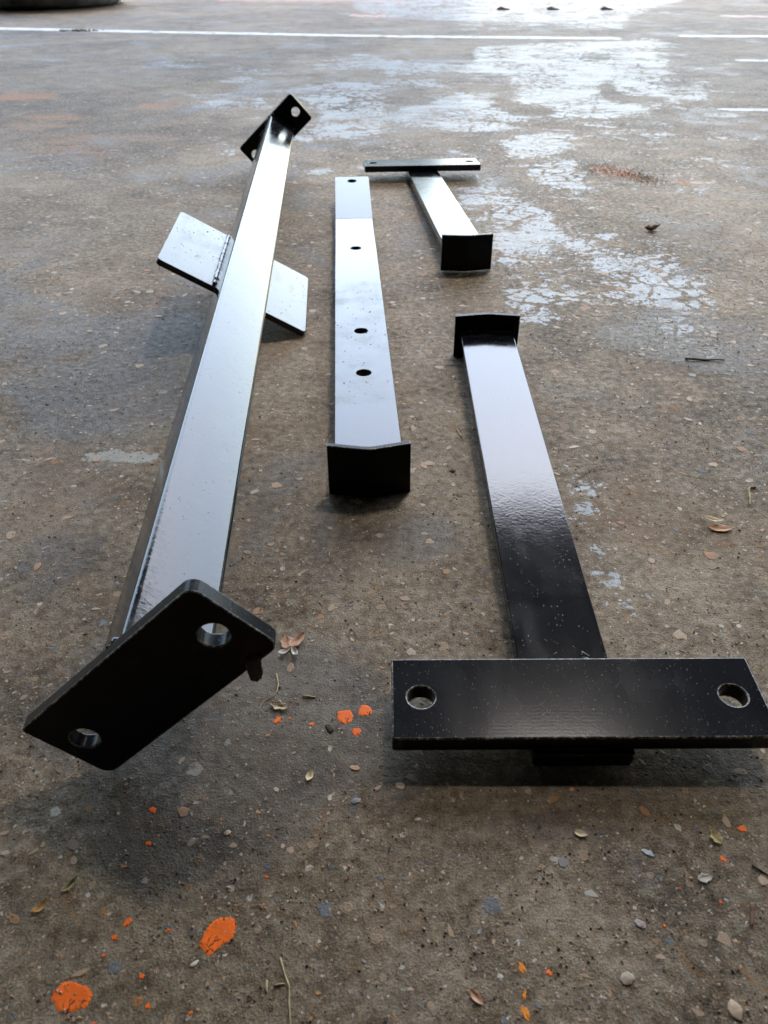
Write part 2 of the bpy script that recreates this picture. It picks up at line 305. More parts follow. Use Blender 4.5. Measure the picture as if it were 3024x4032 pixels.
# ------------------------------------------------------------------ data: ground marks (metres, x right, y away)
ROOF_EDGE = 10.2; OPEN = (1.2, 2.45, 4.45, 5.45)
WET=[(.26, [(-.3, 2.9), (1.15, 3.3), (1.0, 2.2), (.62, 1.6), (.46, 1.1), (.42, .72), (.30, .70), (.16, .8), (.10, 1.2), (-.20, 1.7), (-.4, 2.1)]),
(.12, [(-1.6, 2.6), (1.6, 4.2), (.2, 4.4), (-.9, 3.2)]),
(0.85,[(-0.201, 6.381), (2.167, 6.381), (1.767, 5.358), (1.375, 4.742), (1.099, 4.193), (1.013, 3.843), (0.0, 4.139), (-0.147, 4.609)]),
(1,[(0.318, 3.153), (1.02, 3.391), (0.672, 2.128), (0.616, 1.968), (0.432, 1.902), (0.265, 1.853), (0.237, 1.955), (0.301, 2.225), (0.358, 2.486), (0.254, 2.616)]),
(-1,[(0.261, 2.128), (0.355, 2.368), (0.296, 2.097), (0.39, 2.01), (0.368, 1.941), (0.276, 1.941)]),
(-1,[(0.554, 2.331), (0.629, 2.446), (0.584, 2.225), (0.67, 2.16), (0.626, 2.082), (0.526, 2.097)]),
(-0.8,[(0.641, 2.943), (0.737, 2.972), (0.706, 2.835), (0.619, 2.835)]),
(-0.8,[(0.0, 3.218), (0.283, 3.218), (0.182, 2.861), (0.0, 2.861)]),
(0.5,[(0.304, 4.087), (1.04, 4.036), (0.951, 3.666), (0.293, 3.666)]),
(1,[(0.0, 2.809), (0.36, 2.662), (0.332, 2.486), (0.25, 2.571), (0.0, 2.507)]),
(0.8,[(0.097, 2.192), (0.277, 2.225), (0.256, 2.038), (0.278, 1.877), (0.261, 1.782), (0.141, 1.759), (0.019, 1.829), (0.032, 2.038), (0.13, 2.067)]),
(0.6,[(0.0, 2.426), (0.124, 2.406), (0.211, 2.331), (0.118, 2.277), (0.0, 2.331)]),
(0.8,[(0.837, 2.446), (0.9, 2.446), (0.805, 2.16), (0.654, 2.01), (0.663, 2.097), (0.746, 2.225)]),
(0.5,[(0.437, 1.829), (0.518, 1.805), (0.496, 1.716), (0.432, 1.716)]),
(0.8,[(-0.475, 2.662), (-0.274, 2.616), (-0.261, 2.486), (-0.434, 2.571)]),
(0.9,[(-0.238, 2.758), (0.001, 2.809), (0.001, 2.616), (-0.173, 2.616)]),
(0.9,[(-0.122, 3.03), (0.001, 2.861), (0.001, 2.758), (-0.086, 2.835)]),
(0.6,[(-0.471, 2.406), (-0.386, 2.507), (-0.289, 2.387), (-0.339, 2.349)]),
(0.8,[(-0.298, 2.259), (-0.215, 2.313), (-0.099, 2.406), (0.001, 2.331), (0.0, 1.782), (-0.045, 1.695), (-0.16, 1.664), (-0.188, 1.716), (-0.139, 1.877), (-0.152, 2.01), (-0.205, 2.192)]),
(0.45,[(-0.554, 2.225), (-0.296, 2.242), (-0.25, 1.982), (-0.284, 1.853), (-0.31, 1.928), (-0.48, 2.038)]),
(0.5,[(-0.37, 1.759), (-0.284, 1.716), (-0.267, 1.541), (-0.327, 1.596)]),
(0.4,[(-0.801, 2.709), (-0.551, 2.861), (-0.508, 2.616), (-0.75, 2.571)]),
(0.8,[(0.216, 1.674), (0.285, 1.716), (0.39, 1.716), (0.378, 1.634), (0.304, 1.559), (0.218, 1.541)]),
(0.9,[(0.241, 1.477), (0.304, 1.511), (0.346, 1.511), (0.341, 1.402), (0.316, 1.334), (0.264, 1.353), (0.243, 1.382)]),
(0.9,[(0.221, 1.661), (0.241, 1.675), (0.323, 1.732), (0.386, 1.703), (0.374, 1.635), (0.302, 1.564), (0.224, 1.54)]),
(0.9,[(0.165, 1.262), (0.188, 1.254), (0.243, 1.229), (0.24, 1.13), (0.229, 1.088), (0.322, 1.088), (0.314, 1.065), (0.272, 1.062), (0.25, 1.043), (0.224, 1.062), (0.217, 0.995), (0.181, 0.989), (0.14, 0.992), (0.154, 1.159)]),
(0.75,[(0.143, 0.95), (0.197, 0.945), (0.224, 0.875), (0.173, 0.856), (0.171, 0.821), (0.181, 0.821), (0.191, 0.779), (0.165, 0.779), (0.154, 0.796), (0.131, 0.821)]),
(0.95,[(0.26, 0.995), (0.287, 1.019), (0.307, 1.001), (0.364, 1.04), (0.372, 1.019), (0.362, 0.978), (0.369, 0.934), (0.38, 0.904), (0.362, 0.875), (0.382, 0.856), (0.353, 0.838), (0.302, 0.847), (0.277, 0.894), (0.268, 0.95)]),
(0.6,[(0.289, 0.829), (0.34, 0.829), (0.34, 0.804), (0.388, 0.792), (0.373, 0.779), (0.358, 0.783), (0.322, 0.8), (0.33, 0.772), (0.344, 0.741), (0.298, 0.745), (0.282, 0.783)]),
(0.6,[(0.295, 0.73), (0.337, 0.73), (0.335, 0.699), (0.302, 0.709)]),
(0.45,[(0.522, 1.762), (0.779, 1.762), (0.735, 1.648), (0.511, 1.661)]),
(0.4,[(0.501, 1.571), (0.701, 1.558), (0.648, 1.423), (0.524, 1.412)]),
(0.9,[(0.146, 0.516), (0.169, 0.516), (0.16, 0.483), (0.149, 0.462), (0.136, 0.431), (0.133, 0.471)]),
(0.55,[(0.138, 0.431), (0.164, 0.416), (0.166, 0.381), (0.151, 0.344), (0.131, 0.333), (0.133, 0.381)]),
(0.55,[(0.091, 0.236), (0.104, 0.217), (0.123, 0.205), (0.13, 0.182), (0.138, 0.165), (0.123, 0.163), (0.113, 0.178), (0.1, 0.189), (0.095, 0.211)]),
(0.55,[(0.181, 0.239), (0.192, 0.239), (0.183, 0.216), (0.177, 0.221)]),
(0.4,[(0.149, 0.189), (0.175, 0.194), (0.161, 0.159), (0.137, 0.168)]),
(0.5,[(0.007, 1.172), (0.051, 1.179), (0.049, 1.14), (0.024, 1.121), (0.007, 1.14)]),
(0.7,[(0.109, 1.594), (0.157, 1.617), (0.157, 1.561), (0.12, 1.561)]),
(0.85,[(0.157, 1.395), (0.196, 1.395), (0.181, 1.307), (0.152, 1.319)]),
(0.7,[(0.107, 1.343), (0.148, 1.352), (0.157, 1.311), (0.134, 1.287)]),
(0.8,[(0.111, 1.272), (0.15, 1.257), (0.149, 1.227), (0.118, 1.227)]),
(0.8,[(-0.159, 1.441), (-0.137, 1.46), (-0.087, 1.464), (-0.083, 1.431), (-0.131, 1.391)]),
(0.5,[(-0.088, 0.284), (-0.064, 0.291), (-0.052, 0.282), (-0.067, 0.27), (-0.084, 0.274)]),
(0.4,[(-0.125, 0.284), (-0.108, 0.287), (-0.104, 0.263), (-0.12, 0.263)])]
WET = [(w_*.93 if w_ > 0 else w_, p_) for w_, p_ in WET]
RUST=[(.30,[(-1.1,2.4),(-.7,2.2),(-.35,2.4),(-.42,1.7),(-.55,1.25),(-.8,1.45)]),
(0.9,[(-0.983, 2.199), (-0.817, 2.225), (-0.796, 2.16), (-0.948, 2.113)]),
(0.6,[(-0.574, 2.073), (-0.484, 2.082), (-0.478, 2.027), (-0.564, 2.032)]),
(0.45,[(-0.844, 1.928), (-0.682, 1.982), (-0.496, 1.507), (-0.64, 1.507)]),
(0.7,[(-0.588, 1.524), (-0.503, 1.533), (-0.494, 1.498), (-0.579, 1.498)]),
(0.8,[(0.35, 1.477), (0.399, 1.499), (0.442, 1.382), (0.428, 1.37), (0.355, 1.412)]),
(0.7,[(0.446, 1.397), (0.54, 1.367), (0.535, 1.351), (0.478, 1.348)]),
(0.35,[(0.472, 1.571), (0.489, 1.546), (0.447, 1.402), (0.432, 1.466)]),
(0.4,[(0.533, 1.324), (0.599, 1.334), (0.545, 1.288)]),
(0.5,[(-0.143, 0.245), (-0.118, 0.245), (-0.119, 0.23), (-0.133, 0.231)]),
(0.5,[(0.035, 0.217), (0.054, 0.217), (0.052, 0.211), (0.034, 0.208)]),
(0.3,[(0.012, 0.159), (0.019, 0.159), (0.019, 0.152), (0.012, 0.152)]),
(0.5,[(0.0, 0.247), (0.03, 0.25), (0.034, 0.232), (0.0, 0.236)])]
PAINT=[(0.8,[(-0.244, 0.542), (-0.216, 0.549), (-0.175, 0.539), (-0.175, 0.53), (-0.21, 0.527), (-0.238, 0.53)]),
(0.75,[(-0.306, 0.539), (-0.256, 0.537), (-0.254, 0.53), (-0.303, 0.53)])]
SPOTS= [(-0.0696, 0.1641, 0.007, 0.0073, 1), (-0.1235, 0.1399, 0.0077, 0.0058, 1), (-0.1105, 0.2222, 0.0018, 0.0016, 0), (-0.1086, 0.2051, 0.0014, 0.0012, 0), (-0.1087, 0.169, 0.0015, 0.0018, 0), (-0.1127, 0.1627, 0.0014, 0.001, 0), (-0.0907, 0.1659, 0.001, 0.0008, 0), (-0.1154, 0.1555, 0.0008, 0.0007, 0), (-0.0975, 0.1476, 0.0013, 0.0011, 0), (-0.0925, 0.1365, 0.001, 0.0012, 0), (-0.0966, 0.1391, 0.0006, 0.0006, 0), (-0.0753, 0.134, 0.0007, 0.0008, 0), (-0.0523, 0.1892, 0.0011, 0.0006, 0), (-0.1119, 0.1303, 0.0008, 0.0006, 0), (-0.0565, 0.2758, 0.0022, 0.002, 0), (-0.0502, 0.2772, 0.0007, 0.0007, 0), (-0.0104, 0.2821, 0.0036, 0.0042, 0), (-0.0209, 0.2782, 0.0045, 0.0056, 1), (-0.0098, 0.2819, 0.0027, 0.0038, 0), (-0.0144, 0.2682, 0.0024, 0.0033, 0), (-0.0384, 0.2733, 0.0012, 0.0012, 0), (0.0559, 0.1507, 0.0012, 0.0025, 2), (0.0555, 0.1403, 0.0007, 0.0019, 2), (0.055, 0.134, 0.0013, 0.0033, 2), (0.0667, 0.1488, 0.0012, 0.0013, 0), (0.1679, 0.2124, 0.002, 0.0017, 0), (0.1536, 0.1975, 0.0014, 0.0013, 0), (0.1187, 0.1676, 0.0007, 0.0007, 0), (0.1459, 0.1778, 0.0007, 0.0009, 0), (0.13, 0.1839, 0.0005, 0.0005, 0)]

DAMP_SHADE = [(1., [(-.17, .335), (-.03, .33), (-.005, .28), (-.03, .225), (-.055, .18), (-.13, .185), (-.18, .25)]), (.8, [(-.36, .78), (-.2, .84), (-.16, .60), (-.3, .56)]),  # dark patches round the plates: painted cast shadow mixed with damp
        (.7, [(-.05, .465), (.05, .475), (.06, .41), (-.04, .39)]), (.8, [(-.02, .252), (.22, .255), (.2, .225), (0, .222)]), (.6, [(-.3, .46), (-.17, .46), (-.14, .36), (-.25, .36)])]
# ------------------------------------------------------------------ the floor
def grid_axis(segs):
    out = []
    for a, b, n in segs: out += list(np.linspace(a, b, n, endpoint=False))
    return np.array(out + [segs[-1][1]])
XS = grid_axis([(-60, -6, 6), (-6, -2.4, 12), (-2.4, -.6, 90), (-.6, .6, 150), (.6, 2.4, 90), (2.4, 6, 12), (6, 60, 6)])
YS = grid_axis([(-40, -1, 8), (-1, .1, 10), (.1, .7, 75), (.7, 2.4, 130), (2.4, 5.6, 110), (5.6, 9, 10), (9, 200, 10)])
GX, GY = np.meshgrid(XS, YS); NX, NY = len(XS), len(YS)
def inside(px, py, poly):
    r = np.zeros(px.shape, bool); n = len(poly)
    for i in range(n):
        (x0, y0), (x1, y1) = poly[i], poly[(i+1) % n]
        if y0 == y1: continue
        r ^= ((y0 > py) != (y1 > py)) & (px < (x1-x0)*(py-y0)/(y1-y0) + x0)
    return r
def raster(polys, blur):
    a = np.zeros(GX.shape)
    for wgt, poly in polys:
        m = inside(GX, GY, poly)
        if wgt > 0: a = np.where(m, np.maximum(a, wgt), a)
        else: a = np.where(m, a*(1+wgt), a)
    for _ in range(blur):
        p = np.pad(a, 1, mode='edge'); a = (p[:-2, 1:-1] + p[2:, 1:-1] + p[1:-1, :-2] + p[1:-1, 2:] + 2*p[1:-1, 1:-1])/6
    return a
co = np.zeros((NX*NY, 3)); co[:, 0] = GX.ravel(); co[:, 1] = GY.ravel()
ii = np.arange(NX*NY).reshape(NY, NX)
fc = np.stack([ii[:-1, :-1], ii[:-1, 1:], ii[1:, 1:], ii[1:, :-1]], -1).reshape(-1, 4)
fm = bpy.data.meshes.new('concrete_floor'); fm.from_pydata(co.tolist(), [], fc.tolist())
for nm, polys, bl in (('wet', [q for q in WET if q[1][0][1] > .32], 5), ('gloss', [q for q in WET if q[1][0][1] <= .32], 3), ('rust', RUST, 4), ('damp_shade', DAMP_SHADE, 12), ('paint', PAINT, 1)):
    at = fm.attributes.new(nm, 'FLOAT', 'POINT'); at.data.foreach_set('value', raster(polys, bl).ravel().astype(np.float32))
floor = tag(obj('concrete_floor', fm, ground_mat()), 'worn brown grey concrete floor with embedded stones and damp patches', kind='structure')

# ------------------------------------------------------------------ shed roof over the camera: what the paint mirrors and what shades the floor
dark = plain('weathered_sheet', (.045, .053, .066), (.07, .08, .095), 3, .7, .1)
RZ, RY = 8.0, ROOF_EDGE
rb = bmesh.new()
def bx(bm, x0, x1, y0, y1, z0, z1):
    v = [bm.verts.new(p) for p in ((x0,y0,z0),(x1,y0,z0),(x1,y1,z0),(x0,y1,z0),(x0,y0,z1),(x1,y0,z1),(x1,y1,z1),(x0,y1,z1))]
    for f in ((3,2,1,0),(4,5,6,7),(0,1,5,4),(1,2,6,5),(2,3,7,6),(3,0,4,7)): bm.faces.new([v[i] for i in f])
OX0, OX1, OY0, OY1 = OPEN
bx(rb, -16, 16, OY1, RY, RZ, RZ+.06); bx(rb, -16, OX0, OY0, OY1, RZ, RZ+.06); bx(rb, OX1, 16, OY0, OY1, RZ, RZ+.06); bx(rb, -16, 16, -14, OY0, RZ, RZ+.06)
tag(obj('shed_roof', rb, dark), 'dark sheet roof of the open shed with one rooflight gap', kind='structure')
rb = bmesh.new(); bx(rb, -16, 16, -14.1, -14, 0, RZ); bx(rb, -16.1, -16, -14.1, 6, 0, RZ); bx(rb, 16, 16.1, -14.1, 6, 0, RZ)
tag(obj('shed_wall', rb, dark), 'dark walls round the back of the open shed', kind='structure')

# hedge rows beyond the yard, above the frame: the low dark band mirrored in the farthest steel
hm = plain('hedge_leaves', (.018, .028, .010), (.06, .075, .03), 2.2, .8, .8, bd=.2)
for x0, x1 in ((-34, 2.0), (9.5, 36)):
    hb = bmesh.new(); n = int((x1-x0)*2.5); prof_ = [(-1, 0), (-1.1, 1.2), (-.9, 2.9), (-.3, 4.0), (.4, 4.0), (1, 2.7), (1.1, 0)]; rows = []
    for i in range(n+1):
        x = x0 + (x1-x0)*i/n; e = min(1, min(i, n-i)/4 + .4)
        rows.append([hb.verts.new((x, 21 + y + .35*mnoise.noise(Vector((x*.9, z, y))), z*(e + .13*mnoise.noise(Vector((x*.7, 4, 0)))))) for y, z in prof_])
    for q, r_ in zip(rows, rows[1:]):
        for k in range(6): hb.faces.new((q[k], r_[k], r_[k+1], q[k+1]))
    bmesh.ops.recalc_face_normals(hb, faces=hb.faces)
    tag(obj('hedge', hb, hm), 'far dark hedge row beyond the concrete yard', kind='stuff')

# ------------------------------------------------------------------ stones set in the floor
CH = [(.47, .30, .17), (.56, .37, .23), (.50, .41, .28), (.43, .20, .065), (.32, .295, .265), (.17, .18, .19), (.60, .54, .44), (.30, .20, .12)]
CHW = np.array([.24, .21, .12, .13, .08, .03, .06, .13])
cmats = [chip_mat('stone_'+n, c) for n, c in zip(('tan', 'pink', 'cream', 'ochre', 'grey', 'slate', 'white', 'brown'), CH)]
hw = lambda y: .165 + .39*(y-.13)
def covered(x, y):     # under a plate lying flat on the floor nothing needs to show
    return False
cand = []
while len(cand) < 4200:
    y = .12 + 1.5*rng.random(); x = (rng.random()*2-1)*hw(1.62)
    if abs(x) > hw(y): continue
    s = min(.0056, .0011*math.exp(abs(rng.normal(0, .72))))
    if y > .8: s *= 1.25
    if y < .33: s = min(s*.8, .0036)
    cand.append((s/(y+.25), x, y, s))
cand.sort(reverse=True)
NSHAPE = 14; cache = {}
for i, (_, x, y, s) in enumerate(cand[:285]):
    mi = int(rng.choice(len(CH), p=CHW)); sh = int(rng.integers(NSHAPE))
    if (sh, mi) not in cache:
        b = flake(8, 1, .32 + .045*sh, .16, sh*13+1, .34); me = bpy.data.meshes.new('stone_chip'); b.to_mesh(me); b.free(); me.materials.append(cmats[mi]); cache[sh, mi] = me
    o = bpy.data.objects.new('stone_chip', cache[sh, mi]); link(o, floor)
    o.location = (x, y, -.00005); o.scale = (s, s, min(s, .004)*.55); o.rotation_euler = (rng.normal(0, .05), rng.normal(0, .05), rng.random()*2*PI)
def scatter(name, items, mats, parent):
    """many small flakes or grains joined in one mesh: items = (verts, faces, material index)"""
    V, F, MI, base = [], [], [], 0
    for v, f, mi in items:
        V.append(v); F += [tuple(q+base for q in ff) for ff in f]; MI += [mi]*len(f); base += len(v)
    me = bpy.data.meshes.new(name); me.from_pydata(np.concatenate(V).tolist(), [], F)
    for m in mats: me.materials.append(m)
    me.polygons.foreach_set('material_index', MI)
    o = link(bpy.data.objects.new(name, me), parent); o['kind'] = 'stuff'; return o
def chipv(x, y, s, asp, h, n=7):
    a = np.arange(n)*2*PI/n + rng.uniform(-.3, .3, n); r = 1 + rng.uniform(-.28, .28, n); th = rng.random()*2*PI
    px, py = s*r*np.cos(a), s*asp*r*np.sin(a); X = px*math.cos(th)-py*math.sin(th); Y = px*math.sin(th)+py*math.cos(th)
    v = np.zeros((2*n, 3)); v[:n, 0] = x+X; v[:n, 1] = y+Y; v[:n, 2] = -.0003; v[n:, 0] = x+X*.85; v[n:, 1] = y+Y*.85; v[n:, 2] = h*rng.uniform(.6, 1, n)
    return v, [tuple(range(n, 2*n))] + [(k, (k+1) % n, n+(k+1) % n, n+k) for k in range(n)]
items = []
for _, x, y, s in cand[285:]:
    v, f = chipv(x, y, s, rng.uniform(.3, .75), .0003); items.append((v, f, int(rng.choice(len(CH), p=CHW))))
for _ in range(5200):
    y = .12 + 1.1*rng.random()**1.3; x = (rng.random()*2-1)*hw(y); v, f = chipv(x, y, rng.uniform(.0003, .0009), rng.uniform(.4, 1), .00025, 5); items.append((v, f, int(rng.choice(len(CH), p=CHW))))
scatter('stone_fleck', items, cmats, floor)
OCT = np.array([(1,0,0),(-1,0,0),(0,1,0),(0,-1,0),(0,0,1),(0,0,-1)], float); OF = [(0,2,4),(2,1,4),(1,3,4),(3,0,4),(2,0,5),(1,2,5),(3,1,5),(0,3,5)]
def grains(n, smin, smax, y0, y1, thr=.0, xf=None):
    out = []
    while len(out) < n:
        if xf is None:
            y = y0 + (y1-y0)*rng.random()**1.2; x = (rng.random()*2-1)*hw(y)
            if mnoise.noise(Vector((x*14, y*14, 3))) + .4*mnoise.noise(Vector((x*50, y*50, 9))) < thr - .5*rng.random(): continue
        else: x, y = xf()
        s = smin + (smax-smin)*rng.random()**2.5
        v = OCT*s*rng.uniform(.6, 1.3, (6, 1))*np.array([1, rng.uniform(.5, 1), rng.uniform(.5, .9)]); th = rng.random()*6.3
        c_, s_ = math.cos(th), math.sin(th); v = v @ np.array([[c_, s_, 0], [-s_, c_, 0], [0, 0, 1]])
        out.append((v + np.array([x, y, s*.35]), OF, 0))
    return out
dirt = plain('dry_mud', (.035, .024, .016), (.075, .05, .032), 600, .85, .3)
crumbm = plain('sandy_crumb', (.30, .17, .085), (.44, .29, .18), 600, .85, .3)
rustm = plain('rust_sand', (.22, .095, .035), (.38, .19, .08), 500, .9, .3)
scatter('dark_grit', grains(4200, .00025, .0010, .12, 1.15, .12), [dirt], floor)
scatter('sandy_grit', grains(4200, .0003, .0012, .12, 1.25, .10), [crumbm], floor)
def trail():
    u = rng.random(); x = .36 + .09*u + rng.normal(0, .016); y = 1.465 - .09*u + rng.normal(0, .024)
    return x, y
scatter('rusty_grit', grains(2000, .0005, .0011, 0, 0, xf=trail), [rustm], floor)

# ------------------------------------------------------------------ paint on the floor
def paint_mark(name, c, crack=(.05, .03, .02), wear=.5, rough=.55):
    t = NT(name); n = t.noise(260, 6, .7); k = t.vor(150, t.vmath('ADD', t.tc, t.vmath('MULTIPLY', t.noise(200, 3, col=True), (.006, .006, 0))), 'DISTANCE_TO_EDGE')['Distance']
    m = t.math('MAXIMUM', t.math('MULTIPLY', t.ss(k, .035, .01), t.ss(t.noise(90, 3), .48, .6)), t.ss(n, .66-.18*wear, .74-.18*wear))
    v = t.mix(t.ss(t.noise(120, 4), .3, .7), tuple(q*.8 for q in c), c)
    return t.set(Base_Color=t.mix(m, v, crack), Specular_IOR_Level=.2, Roughness=rough, Normal=t.bump(n, .25, .0005))
om = paint_mark('orange_paint', (.98, .165, .008)); am = paint_mark('amber_paint', (.80, .25, .02))
for i, (x, y, ax, ay, k) in enumerate(SPOTS):
    if i == 0: ax, ay = .0058, .0082
    if 15 < i < 20: k = 3
    b = flake({1: 80, 3: 8}.get(k, 15), ax, ay, .00012, i*5+2, {1: .17, 3: .36}.get(k, .34))
    o = obj('paint_spot', b, am if k == 2 else om, floor, (x, y, .0001)); o.rotation_euler.z = -.6 if i == 0 else random.uniform(-.4, .4)
def worn_line(p0, p1, wd, mat, lab=None, n=70, jag=.16):
    bm = bmesh.new(); a, b = Vector((*p0, 0)), Vector((*p1, 0)); d = (b-a).normalized(); nrm = Vector((-d.y, d.x, 0)); rows = []
    for i in range(n+1):
        p = a.lerp(b, i/n); e = [wd*.5*(1 + jag*random.uniform(-1, 1)) for _ in (0, 1)]
        if i in (0, n): e = [q*.5 for q in e]
        rows.append([bm.verts.new(p - nrm*e[0] + Vector((0, 0, -.0003))), bm.verts.new(p - nrm*e[0]*.97 + Vector((0, 0, .0006))), bm.verts.new(p + nrm*e[1]*.97 + Vector((0, 0, .0006))), bm.verts.new(p + nrm*e[1] + Vector((0, 0, -.0003)))])
    for q, s in zip(rows, rows[1:]):
        for k in range(3): bm.faces.new((q[k], s[k], s[k+1], q[k+1]))
    bmesh.ops.recalc_face_normals(bm, faces=bm.faces)
    return obj('painted_line', bm, mat, floor)
def line_mat(name, c, wear):
    t = NT(name); gc, h, nM, nS, nF = ground_colour(t, False); m = t.ss(t.math('ADD', t.noise(22, 6, .7), t.math('MULTIPLY', t.noise(120, 4), .3)), .80-wear, .90-wear)
    return t.set(Base_Color=t.mix(m, c, gc), Roughness=.6)
wl = line_mat('white_line_paint', (.62, .60, .54), .12); rl = line_mat('red_line_paint', (.55, .13, .06), .22)
worn_line((-2.6, 3.92), (-.9, 3.60), .085, wl, n=60); worn_line((-.9, 3.60), (.0, 3.452), .075, wl, n=40); worn_line((0, 3.452), (.87, 3.378), .075, wl, n=40)
worn_line((1.10, 3.452), (2.4, 3.452), .075, wl, n=40); worn_line((1.08, 2.803), (2.2, 2.75), .05, wl, n=40); worn_line((.755, 1.998), (1.6, 1.955), .032, wl, n=40)
worn_line((-.92, 5.17), (.15, 5.17), .10, rl, n=40, jag=.3); worn_line((1.52, 4.24), (2.3, 4.20), .10, rl, n=30, jag=.4); worn_line((-.16, 4.27), (.02, 4.26), .12, rl, n=14, jag=.5)

# ------------------------------------------------------------------ steel brackets
P_bar = paint('gloss_black_bar', .085, 420, .10, .3, film=.9, ior=1.42)
P_peel = paint('peeled_black_bar', .10, 430, .065, .0, film=.5, ior=1.6, gs=1.5)
P_dusty = paint('dusty_black_strip', .085, 420, .10, .75, film=.9, dusty=(.075, .34), gs=.45, ior=1.5)
P_plate = paint('satin_black_plate', .16, 700, .022, .3, ridges=.12, film=.2, ior=1.29, gs=1.5)
P_beam = paint('gloss_black_tube', .10, 300, .12, .4, film=1.3, ior=1.47)
P_wing = paint('flecked_black_wing', .15, 420, .16, 1.9, film=1.4, gs=.42, ior=1.4)
P_end = paint('black_end_plate', .24, 500, .12, .25, film=.2, ior=1.2)
P_weld = paint('black_weld', .10, 500, .2, .2, film=.2)
tw = NT('worn_edge'); worn = tw.set(Base_Color=tw.mix(tw.ss(tw.noise(420, 5, .7), .48, .62), (.006, .006, .007), (.34, .27, .20)), Roughness=.38, IOR=1.6)
bare = plain('scratched_steel', (.42, .42, .40), (.6, .6, .58), 500, .5, .2)

def bent_plate(name, b, z0, z1, vd, tp, sgn):
    """upright plate folded a little along its vertical centre line; sgn gives the side the fold points to"""
    hw_ = b/2; r = .004
    inner = [(-hw_, 0), (-r, sgn*vd*(1-r/hw_)), (0, sgn*vd*(1-.45*r/hw_)), (r, sgn*vd*(1-r/hw_)), (hw_, 0)]
    outer = [(x, y + sgn*tp) for x, y in inner]
    me = slab(name, inner + outer[::-1], thick=z1-z0, bevel=.0007); edged(me, P_end, worn); me.transform(Matrix.Translation((0, 0, z0))); return me

TL, TB, TW, TT, TD, TP0 = .47172, .0092, .19009, .0098, .0512, .00124
def t_bracket(M, label, name='t_bracket', group=None, peeled=False):
    root = thing(name, label, 'bracket', M, group)
    me = slab('flat_bar', [(-.025, .0), (-.0232, -.0016), (.0232, -.0016), (.025, .0), (.025, TL-.0003), (-.025, TL-.0003)], thick=TB, bevel=.0007); me.transform(Matrix.Translation((0, 0, -TB)))
    obj('flat_bar', me, P_peel if peeled else P_bar, root)
    me = slab('cross_plate', rrect(-TW/2, TW/2, TP0, TP0+TD, .0012, 2), [(-.0799, TP0+TD/2, .007), (.0799, TP0+TD/2, .007)], thick=TT, bevel=.0009)
    me.transform(Matrix.Translation((0, 0, .0002))); edged(me, P_plate, worn); obj('cross_plate', me, None, root)
    me = bent_plate('bent_end_plate', .0612, -.02608, .01646, .005, .0046, 1); me.transform(Matrix.Translation((0, TL, 0))); obj('bent_end_plate', me, P_end, root)
    obj('weld_bead', weld((-.025, TL-.0006, .0003), (.025, TL-.0006, .0003), .0034), P_weld, root)
    obj('weld_bead', weld((-.0235, TP0+TD+.0004, .0004), (.0235, TP0+TD+.0004, .0004), .0013), P_weld, root)
    return root
N = t_bracket(pose(.09898, .24612, .0122, .02838, -.00675, .00125), 'black T shaped bracket in the front right, its wide drilled plate nearest the viewer', peeled=True, group='T shaped steel brackets')
F = t_bracket(pose(.05947, 1.43022, .0125, .03179, -.0044, 3.22577), 'black T shaped bracket lying furthest back, its cross plate turned away', group='T shaped steel brackets')
def scr(pts, r=.00016): return tube([(x, y, .0001) for x, y in pts], r, 4)
def sp(px, py): return ((px-736)/992*.05, .0524 + (660-py)*.0000504/.62)
sb = bmesh.new()
for st in ([(965,490),(985,505),(1035,532)], [(950,545),(1000,550),(1070,585)], [(970,555),(980,610),(1000,655)], [(1040,640),(1130,642),(1230,640)], [(1075,606),(1150,602)], [(1165,603),(1205,602)], [(1000,580),(1040,585)], [(955,520),(975,490),(960,500)], [(1085,585),(1150,575)]):
    q = scr([sp(*p) for p in st]); me = bpy.data.meshes.new('x'); q.to_mesh(me); q.free(); sb.from_mesh(me); bpy.data.meshes.remove(me)
obj('scratch_mark', sb, bare, N)

ML, MLB, MA = .77153, .61132, .10673
Mo = thing('strap_bracket', 'long flat black strap with a row of bolt holes and a bent end plate', 'bracket', pose(-.01092, .4913, .0276, -.01243, -.00524, .04854))
me = slab('flat_strap', rrect(-.025, .025, .0003, MLB, .0004, 1), [(0, .14058, .0066), (0, .23203, .0066), (0, .48522, .0066)], thick=.008, bevel=.0005); me.transform(Matrix.Translation((0, 0, -.008)))
obj('flat_strap', me, P_dusty, Mo)
me = slab('raised_tongue', rrect(-.025, .025, .0004, ML-MLB, (.0004, .002, .002, .0004), 2), [(0, ML-MLB-.018, .0066)], thick=.008, bevel=.0005)
me.transform(Matrix.Translation((0, MLB, 0)) @ Matrix.Rotation(MA, 4, 'X') @ Matrix.Translation((0, 0, -.008))); obj('raised_tongue', me, P_bar, Mo)
me = bent_plate('bent_end_plate', .0601, -.0281, .014, .0073, .0046, -1); obj('bent_end_plate', me, P_end, Mo)
obj('weld_bead', weld((-.024, .0003, -.0085), (.024, .0003, -.0085), .002), P_weld, Mo)

